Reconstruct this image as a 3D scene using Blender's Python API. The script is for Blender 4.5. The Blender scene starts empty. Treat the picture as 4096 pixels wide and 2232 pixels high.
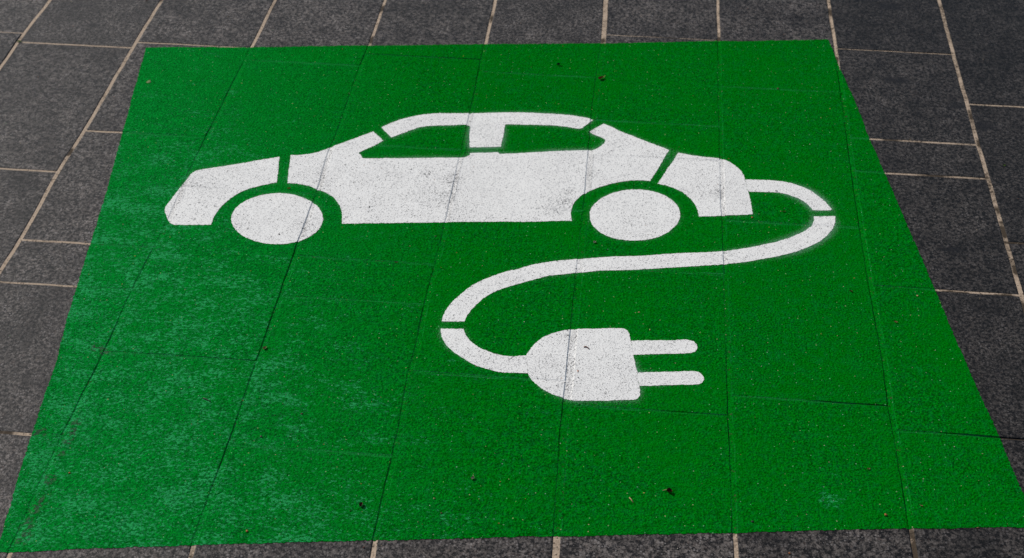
# Surveyed layout in metres, x across the paving joints, y along them, seen from a camera at the origin
JOINT = {0: (-1.5874, 0.00204), 1: (-1.261, -0.00527), 2: (-0.9837, 0.00241), 3: (-0.6783, 0.00017), 4: (-0.3808, 0.00097), 5: (-0.0774, -0.00055), 6: (0.2237, -0.00032), 7: (0.5197, 0.00082), 8: (0.8133, 0.00287)}
JOINT_BEND = {0: [(3.153, 0.003), (3.337, -0.0059), (3.529, 0.0029)], 1: [(2.343, -0.0009), (2.453, 0.0027), (2.716, -0.0028), (2.889, 0.0011), (3.299, -0.0011), (3.553, 0.0009)], 2: [(1.587, 0.0034), (1.6, 0.0024), (1.784, -0.0018), (1.88, -0.003), (2.122, 0.0008), (2.3, -0.0028), (2.553, 0.002), (2.763, -0.0038), (3.324, 0.0007), (3.592, 0.002)], 3: [(1.617, 0.0015), (1.663, -0.0014), (1.904, 0.002), (2.086, -0.0006), (2.231, 0.0002), (2.495, -0.0007), (2.704, 0.0014), (2.858, -0.0039), (2.926, -0.0011), (3.185, -0.0021), (3.366, 0.0028), (3.624, 0.0015)], 4: [(1.647, 0.0031), (1.686, 0.001), (1.958, 0.0006), (2.107, -0.0044), (2.177, -0.0017), (2.304, -0.004), (2.594, 0.0022), (2.734, 0.0019), (3.068, 0.003), (3.401, -0.0006), (3.655, -0.0009)], 5: [(1.676, 0.0045), (1.726, 0.0027), (1.999, -0.0025), (2.118, -0.0022), (2.278, -0.0024), (2.535, -0.0021), (2.765, 0.0001), (3.086, -0.003), (3.443, 0.0038), (3.686, 0.0011)], 6: [(1.706, 0.0028), (1.768, 0.0006), (2.11, -0.0012), (2.343, -0.0007), (2.561, -0.0004), (2.795, -0.0031), (3.086, -0.0016), (3.489, 0.002), (3.718, 0.0017)], 7: [(1.735, 0.0019), (1.801, 0.002), (1.953, 0.0012), (2.106, -0.0017), (2.226, 0.0005), (2.567, -0.0044), (2.825, -0.0045), (3.205, 0.0005), (3.391, 0.0016), (3.749, 0.0023)], 8: [(2.469, 0.0013), (2.656, 0.0016), (2.856, 0.0006), (3.045, -0.0037), (3.236, -0.0014), (3.479, -0.0012), (3.781, 0.0031)]}
CROSS = [(-1, 3.34), (0, 2.716), (0, 3.294), (1, 1.878), (1, 2.309), (1, 2.455), (1, 2.893), (1, 3.325), (2, 2.115), (2, 2.685), (2, 3.261), (3, 1.886), (3, 2.32), (3, 2.456), (3, 2.898), (3, 3.324), (4, 2.116), (4, 2.682), (4, 3.263), (5, 2.052), (5, 2.481), (5, 2.911), (5, 3.062), (5, 3.491), (6, 2.108), (6, 2.678), (6, 3.252), (7, 2.043), (7, 2.474), (7, 2.902), (7, 3.045), (7, 3.478), (8, 2.657), (8, 3.23)]
CAM = {'f': 5964.762915, 'p': 0.657927, 'r': 0.006858, 'th': 0.089481, 'H': 1.880323}
POLY = {
  'front': [(-0.9789, 2.7293), (-0.9739, 2.742), (-0.9669, 2.7511), (-0.9572, 2.756), (-0.8803, 2.7874), (-0.8385, 2.807), (-0.7929, 2.826), (-0.7843, 2.7714), (-0.7761, 2.7215), (-0.7929, 2.7138), (-0.8164, 2.7016), (-0.8398, 2.6836), (-0.8542, 2.6671), (-0.867, 2.6446), (-0.8761, 2.6201), (-0.8814, 2.5936), (-0.883, 2.5704), (-0.8817, 2.5477), (-0.9222, 2.5431), (-0.9622, 2.539), (-0.9711, 2.5452), (-0.98, 2.558), (-0.9897, 2.5774), (-0.9955, 2.5913), (-0.9976, 2.6051), (-0.9958, 2.6194), (-0.9875, 2.6723), (-0.9783, 2.7293)],
  'body': [(-0.7689, 2.8353), (-0.7476, 2.8392), (-0.7267, 2.8454), (-0.7123, 2.8526), (-0.6987, 2.8644), (-0.6826, 2.88), (-0.6415, 2.9166), (-0.5963, 2.9565), (-0.5809, 2.9377), (-0.5665, 2.919), (-0.5876, 2.8921), (-0.6149, 2.8626), (-0.6076, 2.8518), (-0.6008, 2.8399), (-0.488, 2.8526), (-0.3722, 2.8673), (-0.3677, 2.8689), (-0.3587, 2.8784), (-0.3579, 2.8872), (-0.2953, 2.8971), (-0.2909, 2.8911), (-0.2892, 2.8902), (-0.2428, 2.899), (-0.1965, 2.9089), (-0.1499, 2.9172), (-0.0907, 2.9267), (-0.0767, 2.9293), (-0.0676, 2.9361), (-0.0596, 2.9468), (-0.0529, 2.9599), (-0.0487, 2.9721), (-0.0522, 2.9801), (-0.0637, 2.9884), (-0.0736, 2.994), (-0.0812, 2.9998), (-0.0894, 3.0092), (-0.0736, 3.0278), (-0.0569, 3.0478), (-0.0354, 3.0347), (-0.0187, 3.0195), (0.0203, 2.9952), (0.0605, 2.9703), (0.1002, 2.9463), (0.0793, 2.8794), (0.059, 2.8144), (0.0407, 2.8153), (0.0134, 2.8114), (-0.0197, 2.7987), (-0.0464, 2.7835), (-0.0625, 2.7709), (-0.0813, 2.7539), (-0.0968, 2.7337), (-0.1066, 2.7115), (-0.1106, 2.6902), (-0.1111, 2.6694), (-0.1094, 2.6516), (-0.107, 2.6416), (-0.1747, 2.6327), (-0.2623, 2.6223), (-0.3722, 2.6096), (-0.5087, 2.5922), (-0.6016, 2.5807), (-0.6069, 2.6112), (-0.6135, 2.6338), (-0.6227, 2.6537), (-0.6355, 2.6735), (-0.6519, 2.6878), (-0.6694, 2.6993), (-0.6795, 2.7037), (-0.7003, 2.7156), (-0.7197, 2.7201), (-0.7385, 2.722), (-0.7524, 2.7217), (-0.7604, 2.7766)],
  'roof': [(-0.5803, 2.9775), (-0.5557, 3.0026), (-0.5326, 3.0217), (-0.5024, 3.039), (-0.4711, 3.0497), (-0.4357, 3.0553), (-0.3742, 3.0616), (-0.3066, 3.0729), (-0.2686, 3.0775), (-0.2099, 3.0798), (-0.1608, 3.0786), (-0.1247, 3.0748), (-0.0984, 3.0694), (-0.0825, 3.0624), (-0.0953, 3.0408), (-0.1086, 3.0199), (-0.1181, 3.0183), (-0.1409, 3.0227), (-0.1734, 3.0266), (-0.2057, 3.0264), (-0.2475, 3.0239), (-0.2893, 3.0208), (-0.2893, 3.0196), (-0.2898, 2.9694), (-0.2905, 2.922), (-0.3258, 2.9166), (-0.362, 2.9117), (-0.3681, 2.9584), (-0.3725, 3.0019), (-0.381, 3.0084), (-0.4447, 2.9988), (-0.4698, 2.9931), (-0.4884, 2.987), (-0.506, 2.9743), (-0.5499, 2.9349), (-0.5652, 2.9561)],
  'rear': [(0.1216, 2.9363), (0.1472, 2.9302), (0.1783, 2.9254), (0.2094, 2.9228), (0.2279, 2.9173), (0.2401, 2.9083), (0.2521, 2.8942), (0.2624, 2.8784), (0.2681, 2.8623), (0.2715, 2.8416), (0.275, 2.819), (0.2782, 2.7949), (0.2819, 2.7511), (0.2851, 2.7061), (0.2532, 2.6997), (0.2207, 2.6939), (0.1677, 2.6859), (0.1649, 2.7078), (0.159, 2.7307), (0.1486, 2.7534), (0.1321, 2.7757), (0.1139, 2.79), (0.0957, 2.799), (0.0759, 2.8051), (0.0979, 2.8694)],
  'cable1': [(0.2718, 2.841), (0.3085, 2.8426), (0.3138, 2.8442), (0.3441, 2.8429), (0.3711, 2.838), (0.3946, 2.8268), (0.4148, 2.8126), (0.4315, 2.7928), (0.445, 2.773), (0.4552, 2.7504), (0.4594, 2.7393), (0.438, 2.7366), (0.4164, 2.735), (0.4121, 2.746), (0.4081, 2.7534), (0.3972, 2.7681), (0.3801, 2.7823), (0.3597, 2.7919), (0.3389, 2.7957), (0.3119, 2.7956), (0.2818, 2.7931), (0.2785, 2.7949), (0.275, 2.8184)],
  'cable2': [(0.4178, 2.7113), (0.4408, 2.7142), (0.4635, 2.716), (0.4621, 2.6944), (0.4568, 2.6736), (0.4465, 2.6525), (0.4288, 2.6259), (0.4104, 2.6069), (0.3834, 2.5857), (0.3541, 2.5673), (0.3252, 2.5548), (0.3022, 2.5453), (0.2736, 2.5344), (0.2232, 2.5184), (0.1752, 2.5079), (0.1162, 2.4958), (0.0629, 2.4848), (0.0238, 2.4772), (-0.021, 2.4712), (-0.0433, 2.468), (-0.0654, 2.4602), (-0.0849, 2.4569), (-0.118, 2.448), (-0.1428, 2.4404), (-0.1697, 2.4266), (-0.1991, 2.4109), (-0.2228, 2.3958), (-0.2384, 2.3843), (-0.2605, 2.3641), (-0.2747, 2.3427), (-0.2858, 2.3197), (-0.2941, 2.2972), (-0.2982, 2.2745), (-0.321, 2.2722), (-0.3437, 2.2699), (-0.3431, 2.2858), (-0.3391, 2.3078), (-0.3291, 2.3372), (-0.3157, 2.363), (-0.2969, 2.3919), (-0.2718, 2.4172), (-0.2457, 2.4369), (-0.2192, 2.454), (-0.217, 2.4528), (-0.1902, 2.4695), (-0.1629, 2.4817), (-0.1352, 2.4916), (-0.1074, 2.5001), (-0.0821, 2.5055), (-0.0512, 2.5129), (-0.0089, 2.522), (0.0336, 2.5277), (0.0761, 2.5358), (0.1187, 2.5449), (0.1613, 2.5516), (0.2041, 2.5593), (0.227, 2.5655), (0.2615, 2.5782), (0.2904, 2.5899), (0.3041, 2.5961), (0.3289, 2.607), (0.357, 2.6236), (0.378, 2.6406), (0.3963, 2.6574), (0.409, 2.6738), (0.4152, 2.6896)],
  'cable3': [(-0.3427, 2.2475), (-0.3196, 2.2503), (-0.2969, 2.2521), (-0.2918, 2.2359), (-0.2824, 2.2202), (-0.2703, 2.207), (-0.2529, 2.1945), (-0.2308, 2.1845), (-0.2092, 2.1798), (-0.1882, 2.1795), (-0.1969, 2.1802), (-0.1672, 2.1836), (-0.1641, 2.1651), (-0.1599, 2.1323), (-0.1871, 2.1315), (-0.213, 2.1313), (-0.2282, 2.1345), (-0.247, 2.1405), (-0.2662, 2.1485), (-0.2805, 2.1586), (-0.2978, 2.1717), (-0.3157, 2.1882), (-0.3285, 2.2053), (-0.3378, 2.225)],
  'plug': [(-0.167, 2.1836), (-0.1629, 2.1974), (-0.1529, 2.2209), (-0.1411, 2.2386), (-0.1261, 2.2525), (-0.1082, 2.264), (-0.0847, 2.2722), (-0.0395, 2.2789), (0.0084, 2.285), (0.0191, 2.2839), (0.0254, 2.2795), (0.029, 2.2681), (0.0325, 2.249), (0.0387, 2.2071), (0.0434, 2.1799), (0.0482, 2.1555), (0.0526, 2.1175), (0.0547, 2.0933), (0.0524, 2.0847), (0.0438, 2.0782), (0.0212, 2.0748), (-0.0215, 2.0687), (-0.0693, 2.0647), (-0.0796, 2.0678), (-0.0978, 2.0742), (-0.1162, 2.083), (-0.1352, 2.0972), (-0.1493, 2.1131), (-0.1597, 2.1323), (-0.1638, 2.1651)],
  'prong1': [(0.0328, 2.2486), (0.0678, 2.2529), (0.1074, 2.2577), (0.1417, 2.262), (0.1549, 2.2592), (0.1607, 2.2491), (0.1615, 2.2381), (0.1575, 2.2283), (0.147, 2.2228), (0.0948, 2.2152), (0.039, 2.2067), (0.036, 2.2275)],
  'prong2': [(0.0485, 2.1551), (0.0955, 2.1622), (0.129, 2.1667), (0.1547, 2.1701), (0.1663, 2.1669), (0.1727, 2.1581), (0.1744, 2.1482), (0.1705, 2.1393), (0.1623, 2.1331), (0.1215, 2.1278), (0.0833, 2.1225), (0.0528, 2.1175), (0.0506, 2.1358)],
  'green': [(-1.2451, 3.2988), (-0.9803, 3.3277), (-0.3787, 3.4062), (-0.0767, 3.4416), (0.2207, 3.4859), (0.3043, 3.4933), (0.508, 3.5239), (0.5137, 3.4789), (0.5263, 3.371), (0.5533, 3.1953), (0.5684, 3.0487), (0.5905, 2.8955), (0.6155, 2.7151), (0.6295, 2.6119), (0.6482, 2.4689), (0.6778, 2.242), (0.6955, 2.1235), (0.7075, 2.0447), (0.7227, 1.9227), (0.727, 1.9001), (0.7361, 1.828), (0.7135, 1.8229), (0.6159, 1.8121), (0.455, 1.7933), (0.2232, 1.7623), (-0.1709, 1.7125), (-0.38, 1.6851), (-0.5863, 1.6579), (-0.6748, 1.6453), (-0.8409, 1.621), (-0.9946, 1.597), (-1.0014, 1.5958), (-1.0051, 1.6249), (-1.0251, 1.7626), (-1.0431, 1.8953), (-1.0616, 2.0676), (-1.0873, 2.2151), (-1.1193, 2.4588), (-1.1459, 2.6557), (-1.1815, 2.8812), (-1.2157, 3.1038)],
  'wheel1': [(-0.646, 2.5952), (-0.6443, 2.5788), (-0.6456, 2.5627), (-0.6499, 2.5473), (-0.6571, 2.5331), (-0.6667, 2.5205), (-0.6787, 2.5099), (-0.6926, 2.5014), (-0.7079, 2.4955), (-0.7243, 2.4921), (-0.7414, 2.4915), (-0.7585, 2.4936), (-0.7753, 2.4984), (-0.7912, 2.5057), (-0.8058, 2.5155), (-0.8186, 2.5273), (-0.8293, 2.5408), (-0.8375, 2.5558), (-0.843, 2.5717), (-0.8454, 2.5881), (-0.8449, 2.6045), (-0.8412, 2.6204), (-0.8345, 2.6353), (-0.8251, 2.6486), (-0.813, 2.66), (-0.7988, 2.6691), (-0.7828, 2.6755), (-0.7657, 2.6791), (-0.7478, 2.6797), (-0.7299, 2.6773), (-0.7125, 2.672), (-0.6962, 2.664), (-0.6814, 2.6536), (-0.6686, 2.641), (-0.6583, 2.6268), (-0.6507, 2.6114)],
  'wheel2': [(0.1265, 2.6889), (0.1251, 2.6718), (0.1208, 2.6551), (0.1137, 2.6391), (0.1041, 2.6244), (0.0923, 2.6114), (0.0787, 2.6004), (0.0636, 2.5917), (0.0475, 2.5856), (0.0308, 2.5822), (0.0141, 2.5816), (-0.0023, 2.5839), (-0.0178, 2.5889), (-0.0319, 2.5966), (-0.0444, 2.6068), (-0.0547, 2.6191), (-0.0626, 2.6333), (-0.0679, 2.6488), (-0.0702, 2.6654), (-0.0696, 2.6825), (-0.066, 2.6995), (-0.0595, 2.716), (-0.0502, 2.7314), (-0.0385, 2.7453), (-0.0246, 2.7571), (-0.009, 2.7664), (0.0078, 2.7731), (0.0252, 2.7767), (0.0428, 2.7773), (0.0598, 2.7747), (0.0758, 2.7691), (0.0903, 2.7607), (0.1028, 2.7498), (0.1129, 2.7366), (0.1204, 2.7218), (0.1249, 2.7057)],
}
# overspray (x, y, radius, weight)
SPRAY = [(-.30, 3.08, .22, .55), (-.20, 3.09, .25, .6), (-.45, 2.90, .16, .8), (-.33, 2.93, .12, .9), (-.14, 2.92, .13, .9), (0, 2.93, .1, .9), (.42, 2.78, .09, 1.0),
         (.43, 2.66, .08, 1.0), (.38, 2.62, .12, .9), (.30, 2.6, .14, .6), (.10, 2.95, .12, .6), (-.72, 2.68, .14, .45), (0.02, 2.68, .16, .5), (-.95, 2.75, .12, .5),
         (-.05, 2.08, .10, .6), (.02, 2.06, .12, .6), (.02, 2.16, .06, .8), (-.34, 2.22, .09, .5), (.17, 2.42, .2, .3), (-.1, 2.45, .15, .4), (-.5, 2.95, .1, .6)]
WEAR = [(-.85, 1.75, .45, .35, .35), (-.35, 1.72, .30, .12, .45), (-.45, 2.05, .30, .12, .30), (-.9, 2.25, .25, .2, .35), (-1.0, 2.7, .14, .35, .25), (-.2, 1.9, .25, .12, .12),
        (-1.05, 3.1, .2, .3, .12), (-.85, 2.85, .15, .2, .15), (-.6, 2.3, .2, .25, .12), (-.55, 3.05, .08, .05, .2), (.384, 1.853, .022, .022, 1.1), (.40, 1.915, .012, .010, 1.0), (.42, 1.86, .02, .02, .5), (.5, 1.8, .2, .05, .1)]
CHIPS = [(-.970, 1.917, .008), (-.969, 1.902, .009), (-.969, 1.885, .008), (-.969, 1.869, .010), (-.971, 1.835, .007), (-.971, 1.778, .008), (-.970, 1.767, .010), (-.960, 1.741, .006), (-.965, 1.718, .009), (-.970, 1.698, .010), (-.972, 1.670, .008), (-.972, 1.655, .010), (-.964, 1.635, .010), (-.968, 1.627, .010), (-1.035, 1.886, .010), (-1.025, 1.884, .010), (-1.0, 2.125, .010), (-.981, 2.117, .009)]
GRIME = [(-.444, 2.796, .015, .9), (-.39, 2.773, .035, .7), (-.121, 2.753, .016, .8), (-.149, 2.681, .03, .6), (-.13, 2.712, .03, .8), (.212, 2.781, .018, .9), (.20, 2.80, .05, .15),
         (-.07, 2.828, .02, .4), (-.674, 2.738, .03, .4), (-.40, 2.70, .05, .5), (-.42, 2.73, .12, .25), (-.35, 2.66, .06, .3), (-.67, 2.55, .05, .45), (-.82, 2.57, .03, .4), (.02, 2.64, .03, .3), (-.97, 2.7, .03, .5), (-.2, 2.2, .1, .1), (-.07, 2.14, .08, .2)]
SUN = (-.72, .42, .62)
EXPO = 0.0

import bpy, bmesh, math, random
import numpy as np
from mathutils import Vector, Matrix

random.seed(7)
C = bpy.context.scene.collection
scene = bpy.context.scene

# ------------------------------------------------------------------ helpers
def tag(o, label=None, cat=None, group=None, kind=None):
    if label: o['label'] = label
    if cat: o['category'] = cat
    if group: o['group'] = group
    if kind: o['kind'] = kind
    return o

def empty(name, loc=(0, 0, 0), rz=0.0):
    o = bpy.data.objects.new(name, None)
    o.location = loc; o.rotation_euler = (0, 0, rz); o.empty_display_size = 0.05
    C.objects.link(o)
    return o

def link_mesh(name, me, mats, parent=None, loc=None):
    for m in (mats if isinstance(mats, (list, tuple)) else [mats]):
        me.materials.append(m)
    o = bpy.data.objects.new(name, me)
    C.objects.link(o)
    if parent: o.parent = parent
    if loc: o.location = loc
    return o

# smooth 1-D value noise, used for slightly ragged paint edges
_tab = [random.uniform(-1, 1) for _ in range(4096)]
def n1(x, seed=0):
    i = math.floor(x); f = x - i; f = f * f * (3 - 2 * f)
    a = _tab[(i + seed * 131) % 4096]; b = _tab[(i + 1 + seed * 131) % 4096]
    return a + (b - a) * f

# ------------------------------------------------------------------ paving layout
SP = 0.3                      # paver column pitch (m)
KMIN, KMAX = -16, 30
def uj(k, v):                 # where the long joint k runs (the real ones are not quite straight)
    v = max(0.5, min(4.5, v))
    if k in JOINT:
        a, b = JOINT[k]; x = a + b * v + .0007 * n1(v * 22, k) + .0004 * n1(v * 70, k + 3)
        L = [(p, q * (.5 if k in (0, 8) else .85)) for p, q in JOINT_BEND[k]]
        if v <= L[0][0]: return x + L[0][1]
        for i in range(len(L) - 1):
            if v <= L[i + 1][0]:
                t = (v - L[i][0]) / max(1e-6, L[i + 1][0] - L[i][0]); t = t * t * (3 - 2 * t)
                return x + L[i][1] + (L[i + 1][1] - L[i][1]) * t
        return x + L[-1][1]
    if k < 0: return uj(0, v) + SP * k
    return uj(8, v) + SP * (k - 8)
def warp(U, V):               # regular column coordinates -> metres
    k = math.floor(U / SP + 1e-9); f = U / SP - k
    a, b = uj(k, V), uj(k + 1, V)
    return a + (b - a) * f
def unwarp(u, v):
    k = int(round((u + 1.56) / SP))
    while uj(k, v) > u: k -= 1
    while uj(k + 1, v) <= u: k += 1
    a, b = uj(k, v), uj(k + 1, v)
    return (k + (u - a) / (b - a)) * SP

HW = {5: .0060, 2: .0040, 8: .0045, 7: .0039, 6: .0034, 4: .0039, 3: .0037, 1: .0042, 0: .0044}
DEPTH = {2: .0018, 5: .0015, 7: .0022, 3: .0015, 4: .0015, 6: .0018}
def hw(k): return HW.get(k, .0040)
def depth(k): return DEPTH.get(k, .0008)
BEV = 0.0025; BEVC = 0.0012     # rounding of the slab rims, long and short sides
cross = {}                    # column -> sorted list of (v, half width, depth)
for k in range(KMIN, KMAX):
    known = sorted(v for c, v in CROSS if c == k)
    lst = []
    rr = random.Random(100 + k)
    if known:
        lst = list(known)
        v = known[0]
    else:
        v = 2.2 + rr.uniform(-.3, .3); lst = [v]
    lo, hi = lst[0], lst[-1]
    sizes = [.144, .43, .57, .43, .57]
    lo = min(lo, 1.50); hi = max(hi, 3.80)
    while lo > -1.5: lo -= rr.choice(sizes[1:]); lst.append(lo)
    while hi < 9.5: hi += rr.choice(sizes[1:]); lst.append(hi)
    lst.sort()
    out = []
    for v in lst:
        h = rr.uniform(.0024, .0034); d = rr.uniform(.0004, .0009)
        if (k, round(v, 3)) in ((2, 2.685), (4, 2.682), (5, 2.911), (4, 2.116), (3, 2.898), (5, 2.481)): d = .00025
        if k == 7 and abs(v - 2.043) < .01: h, d = .0020, .0024
        if k == 6 and abs(v - 2.108) < .01: h, d = .0022, .0024
        if k == 1 and abs(v - 2.455) < .01: h, d = .0032, .0011
        if k == 1 and abs(v - 1.878) < .01: h, d = .0036, .0009
        if k == 5 and abs(v - 2.052) < .01: h, d = .0022, .0014
        if k == 3 and abs(v - 3.324) < .01: h, d = .0024, .0016
        if k == 7 and abs(v - 3.478) < .01: h, d = .0018, .0012
        if k == 5 and abs(v - 3.491) < .01: h, d = .0014, .0010
        out.append((v, h, d))
    cross[k] = out
slabs = {}
RAMP = [(7, 2.043, .22, .50, .2), (6, 2.108, .45, .62, .3), (5, 2.052, .35, .7, .1), (1, 2.455, .45, .8, .2)]   # joints that open along their length
def shade_of(k):              # left-to-right brightness falloff painted into the slab tone, column by column
    pts = [(-3, .62), (1, .60), (4, .66), (6, .58), (7, .29), (8, .17), (12, .15)]
    for (a, x), (b, y) in zip(pts, pts[1:]):
        if a <= k <= b: return x + (y - x) * (k - a) / (b - a)
    return .4
for k in cross:
    for i in range(len(cross[k]) - 1):
        rr = random.Random(k * 97 + i * 13 + 5)
        slabs[(k, i)] = (rr.uniform(-.00035, .00035), rr.uniform(-.0008, .0008), rr.uniform(-.0012, .0012), min(1.0, max(0.0, shade_of(k) + rr.uniform(-.12, .12))))
def slab_i(k, V):
    L = cross[k]; i = 0
    while i < len(L) - 2 and L[i + 1][0] <= V: i += 1
    return i
def relief(k, U, V):
    """height of the paving surface, joint edge factor, slab tone"""
    i = slab_i(k, V); L = cross[k]
    v0, h0, d0 = L[i]; v1, h1, d1 = L[i + 1]
    dz, tu, tv, tone = slabs[(k, i)]
    top = dz + tu * (U / SP - k - .5) * 1.0 + tv * (V - (v0 + v1) / 2)
    # the mortar lies deeper along the left rim of each long joint than along the right one
    fl = min(1.0, max(0.0, (U - k * SP) / hw(k))); fr = min(1.0, max(0.0, ((k + 1) * SP - U) / hw(k + 1)))
    w0 = .78 + .38 * n1(V * 7, k + 40) + .16 * n1(V * 30, k + 60); w1 = .78 + .38 * n1(V * 7, k + 41) + .16 * n1(V * 30, k + 61)
    c = [((U - k * SP - hw(k)) / BEV, w0 * depth(k) * (.62 - .42 * fl)), (((k + 1) * SP - U - hw(k + 1)) / BEV, w1 * depth(k + 1) * (.62 + .38 * fr)), ((V - v0 - h0) / BEVC, d0), ((v1 - V - h1) / BEVC, d1)]
    fu = U / SP - k
    for q, (vv, dd) in ((2, (v0, d0)), (3, (v1, d1))):
        for kk, vc, a, b, lo in RAMP:
            if kk == k and abs(vv - vc) < .012: c[q] = (c[q][0], dd * (lo + (1 - lo) * min(1, max(0, (fu - a) / (b - a)))))
    side = 1.0 if min(c[2][0], c[3][0]) < min(c[0][0], c[1][0]) else .25
    c.sort(key=lambda t: t[0])
    d, dep = c[0]
    t = max(0.0, min(1.0, d))
    return -dep + (top + dep) * t, t, tone, side

def ubreaks(k, step):
    a, b = k * SP, (k + 1) * SP
    xs = [a, a + hw(k), a + hw(k) + BEV]
    e = b - hw(k + 1) - BEV; s = xs[-1]
    if step:
        n = max(1, round((e - s) / step)); xs += [s + (e - s) * j / n for j in range(1, n)]
    return xs + [e, b - hw(k + 1), b]
def vbreaks(k, lo, hi, step):
    xs = []
    L = cross[k]
    for i in range(len(L) - 1):
        v0, h0, d0 = L[i]; v1, h1, d1 = L[i + 1]
        if v1 < lo or v0 > hi: continue
        s = v0 + h0 + BEVC; e = v1 - h1 - BEVC
        xs += [v0, v0 + h0, s]
        if step:
            n = max(1, round((e - s) / step)); xs += [s + (e - s) * j / n for j in range(1, n)]
        xs += [e, v1 - h1, v1]
    return sorted(set(round(x, 6) for x in xs))

def split(poly, ax, c):
    """cut a polygon by the line coord[ax] = c -> (below, above)"""
    lo, hi = [], []
    n = len(poly)
    for i in range(n):
        p, q = poly[i], poly[(i + 1) % n]
        a, b = p[ax] - c, q[ax] - c
        if a <= 0: lo.append(p)
        if a >= 0: hi.append(p)
        if (a < 0 < b) or (b < 0 < a):
            t = a / (a - b); m = [p[0] + (q[0] - p[0]) * t, p[1] + (q[1] - p[1]) * t]; m[ax] = c; m = (m[0], m[1])
            lo.append(m); hi.append(m)
    return lo, hi
def clean(poly):
    out = [p for i, p in enumerate(poly) if abs(p[0] - poly[i - 1][0]) + abs(p[1] - poly[i - 1][1]) > 1e-7]
    ch = True
    while ch and len(out) > 2:
        ch = False
        for i in range(len(out)):
            a, b, c = out[i - 1], out[i], out[(i + 1) % len(out)]
            x1, y1, x2, y2 = b[0] - a[0], b[1] - a[1], c[0] - b[0], c[1] - b[1]
            if abs(x1 * y2 - x2 * y1) < 1e-12 and x1 * x2 + y1 * y2 < 0:
                del out[i]; ch = True; break
    return out
def area(p): return .5 * sum(p[i - 1][0] * p[i][1] - p[i][0] * p[i - 1][1] for i in range(len(p)))

def relief_mesh(name, polys, off, step, joint_mat=False):
    """a layer that follows the relief of the paving, clipped to one or more outlines"""
    verts, faces, edge, tone, mats, side = [], [], [], [], [], []
    index = {}
    for poly in polys:
        P = [(unwarp(x, y), y) for x, y in poly]
        if area(P) < 0: P.reverse()
        umin, umax = min(p[0] for p in P), max(p[0] for p in P)
        for k in range(math.floor(umin / SP), math.floor(umax / SP) + 1):
            xs = ubreaks(k, step)
            col = split(P, 0, xs[0])[1]
            if len(col) < 3: continue
            col = split(col, 0, xs[-1])[0]
            if len(col) < 3: continue
            ys_all = vbreaks(k, min(p[1] for p in col), max(p[1] for p in col), step)
            rest = col
            for j in range(len(xs) - 1):
                strip, rest = split(rest, 0, xs[j + 1]) if j < len(xs) - 2 else (rest, [])
                if len(strip) < 3: continue
                vm, vM = min(p[1] for p in strip), max(p[1] for p in strip)
                ys = [y for y in ys_all if vm < y < vM] + [None]
                r = strip
                prev = vm
                for y in ys:
                    if y is None: cell = r; mv = (prev + vM) / 2
                    else: cell, r = split(r, 1, y); mv = (prev + y) / 2; prev = y
                    cell = clean(cell)
                    if len(cell) < 3 or abs(area(cell)) < 1e-9: continue
                    mu = (xs[j] + xs[j + 1]) / 2
                    fi = []
                    sl = slab_i(k, mv)
                    for (U, V) in cell:
                        key = (k, sl, round(U, 6), round(V, 6))
                        if key not in index:
                            z, t, tn, sd = relief(k, min(max(U, k * SP + 1e-9), (k + 1) * SP - 1e-9), min(max(V, cross[k][sl][0] + 1e-9), cross[k][sl + 1][0] - 1e-9))
                            index[key] = len(verts)
                            a, b = uj(k, V), uj(k + 1, V)
                            verts.append((a + (b - a) * (U / SP - k), V + .0006 * n1(U / .035, k) + .0004 * n1(U / .011, k + 7), z + off)); edge.append(1 - t); side.append(sd); tone.append(slabs[(k, sl)][3])
                        if not fi or fi[-1] != index[key]: fi.append(index[key])
                    if len(set(fi)) < 3: continue
                    faces.append(fi)
                    zt = relief(k, mu, mv)[1]
                    mats.append(1 if zt < .02 else 0)
                    if y is None: break
    me = bpy.data.meshes.new(name)
    me.from_pydata(verts, [], faces)
    for nm, arr in (('edge', edge), ('tone', tone), ('side', side)):
        at = me.attributes.new(nm, 'FLOAT', 'POINT'); at.data.foreach_set('value', np.array(arr, dtype=np.float32))
    if joint_mat: me.polygons.foreach_set('material_index', np.array(mats, dtype=np.int32))
    me.update()
    return me

def resample(pts, smooth=True, step=.0025, amp=.0007, seed=1, corner=32):
    """closed outline: rounded through its soft points, crisp at its corners, slightly ragged"""
    n = len(pts); P = [Vector(p) for p in pts]
    sharp = []
    for i in range(n):
        a = P[i] - P[i - 1]; b = P[(i + 1) % n] - P[i]
        sharp.append(abs(a.angle_signed(b, 0)) > math.radians(corner))
    out = []
    for i in range(n):
        p0, p1, p2, p3 = P[i - 1], P[i], P[(i + 1) % n], P[(i + 2) % n]
        L = (p2 - p1).length; m = max(1, int(L / step))
        d1 = (p2 - p1) if (sharp[i] or not smooth) else (p2 - p0).normalized() * L
        d2 = (p2 - p1) if (sharp[(i + 1) % n] or not smooth) else (p3 - p1).normalized() * L
        for j in range(m):
            t = j / m; t2 = t * t; t3 = t2 * t
            out.append(p1 * (2 * t3 - 3 * t2 + 1) + d1 * (t3 - 2 * t2 + t) + p2 * (-2 * t3 + 3 * t2) + d2 * (t3 - t2))
    res = []; s = 0; N = len(out)
    for i, p in enumerate(out):
        t = out[(i + 1) % N] - out[i - 1]
        if t.length < 1e-9: continue
        nrm = Vector((t.y, -t.x)).normalized()
        s += (p - out[i - 1]).length
        w = n1(s / .004, seed) * .6 + n1(s / .0017 + 50, seed + 3) * .5 + n1(s / .03 + 9, seed + 5) * .5
        q = p + nrm * w * amp
        res.append((q.x, q.y))
    return res

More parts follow.
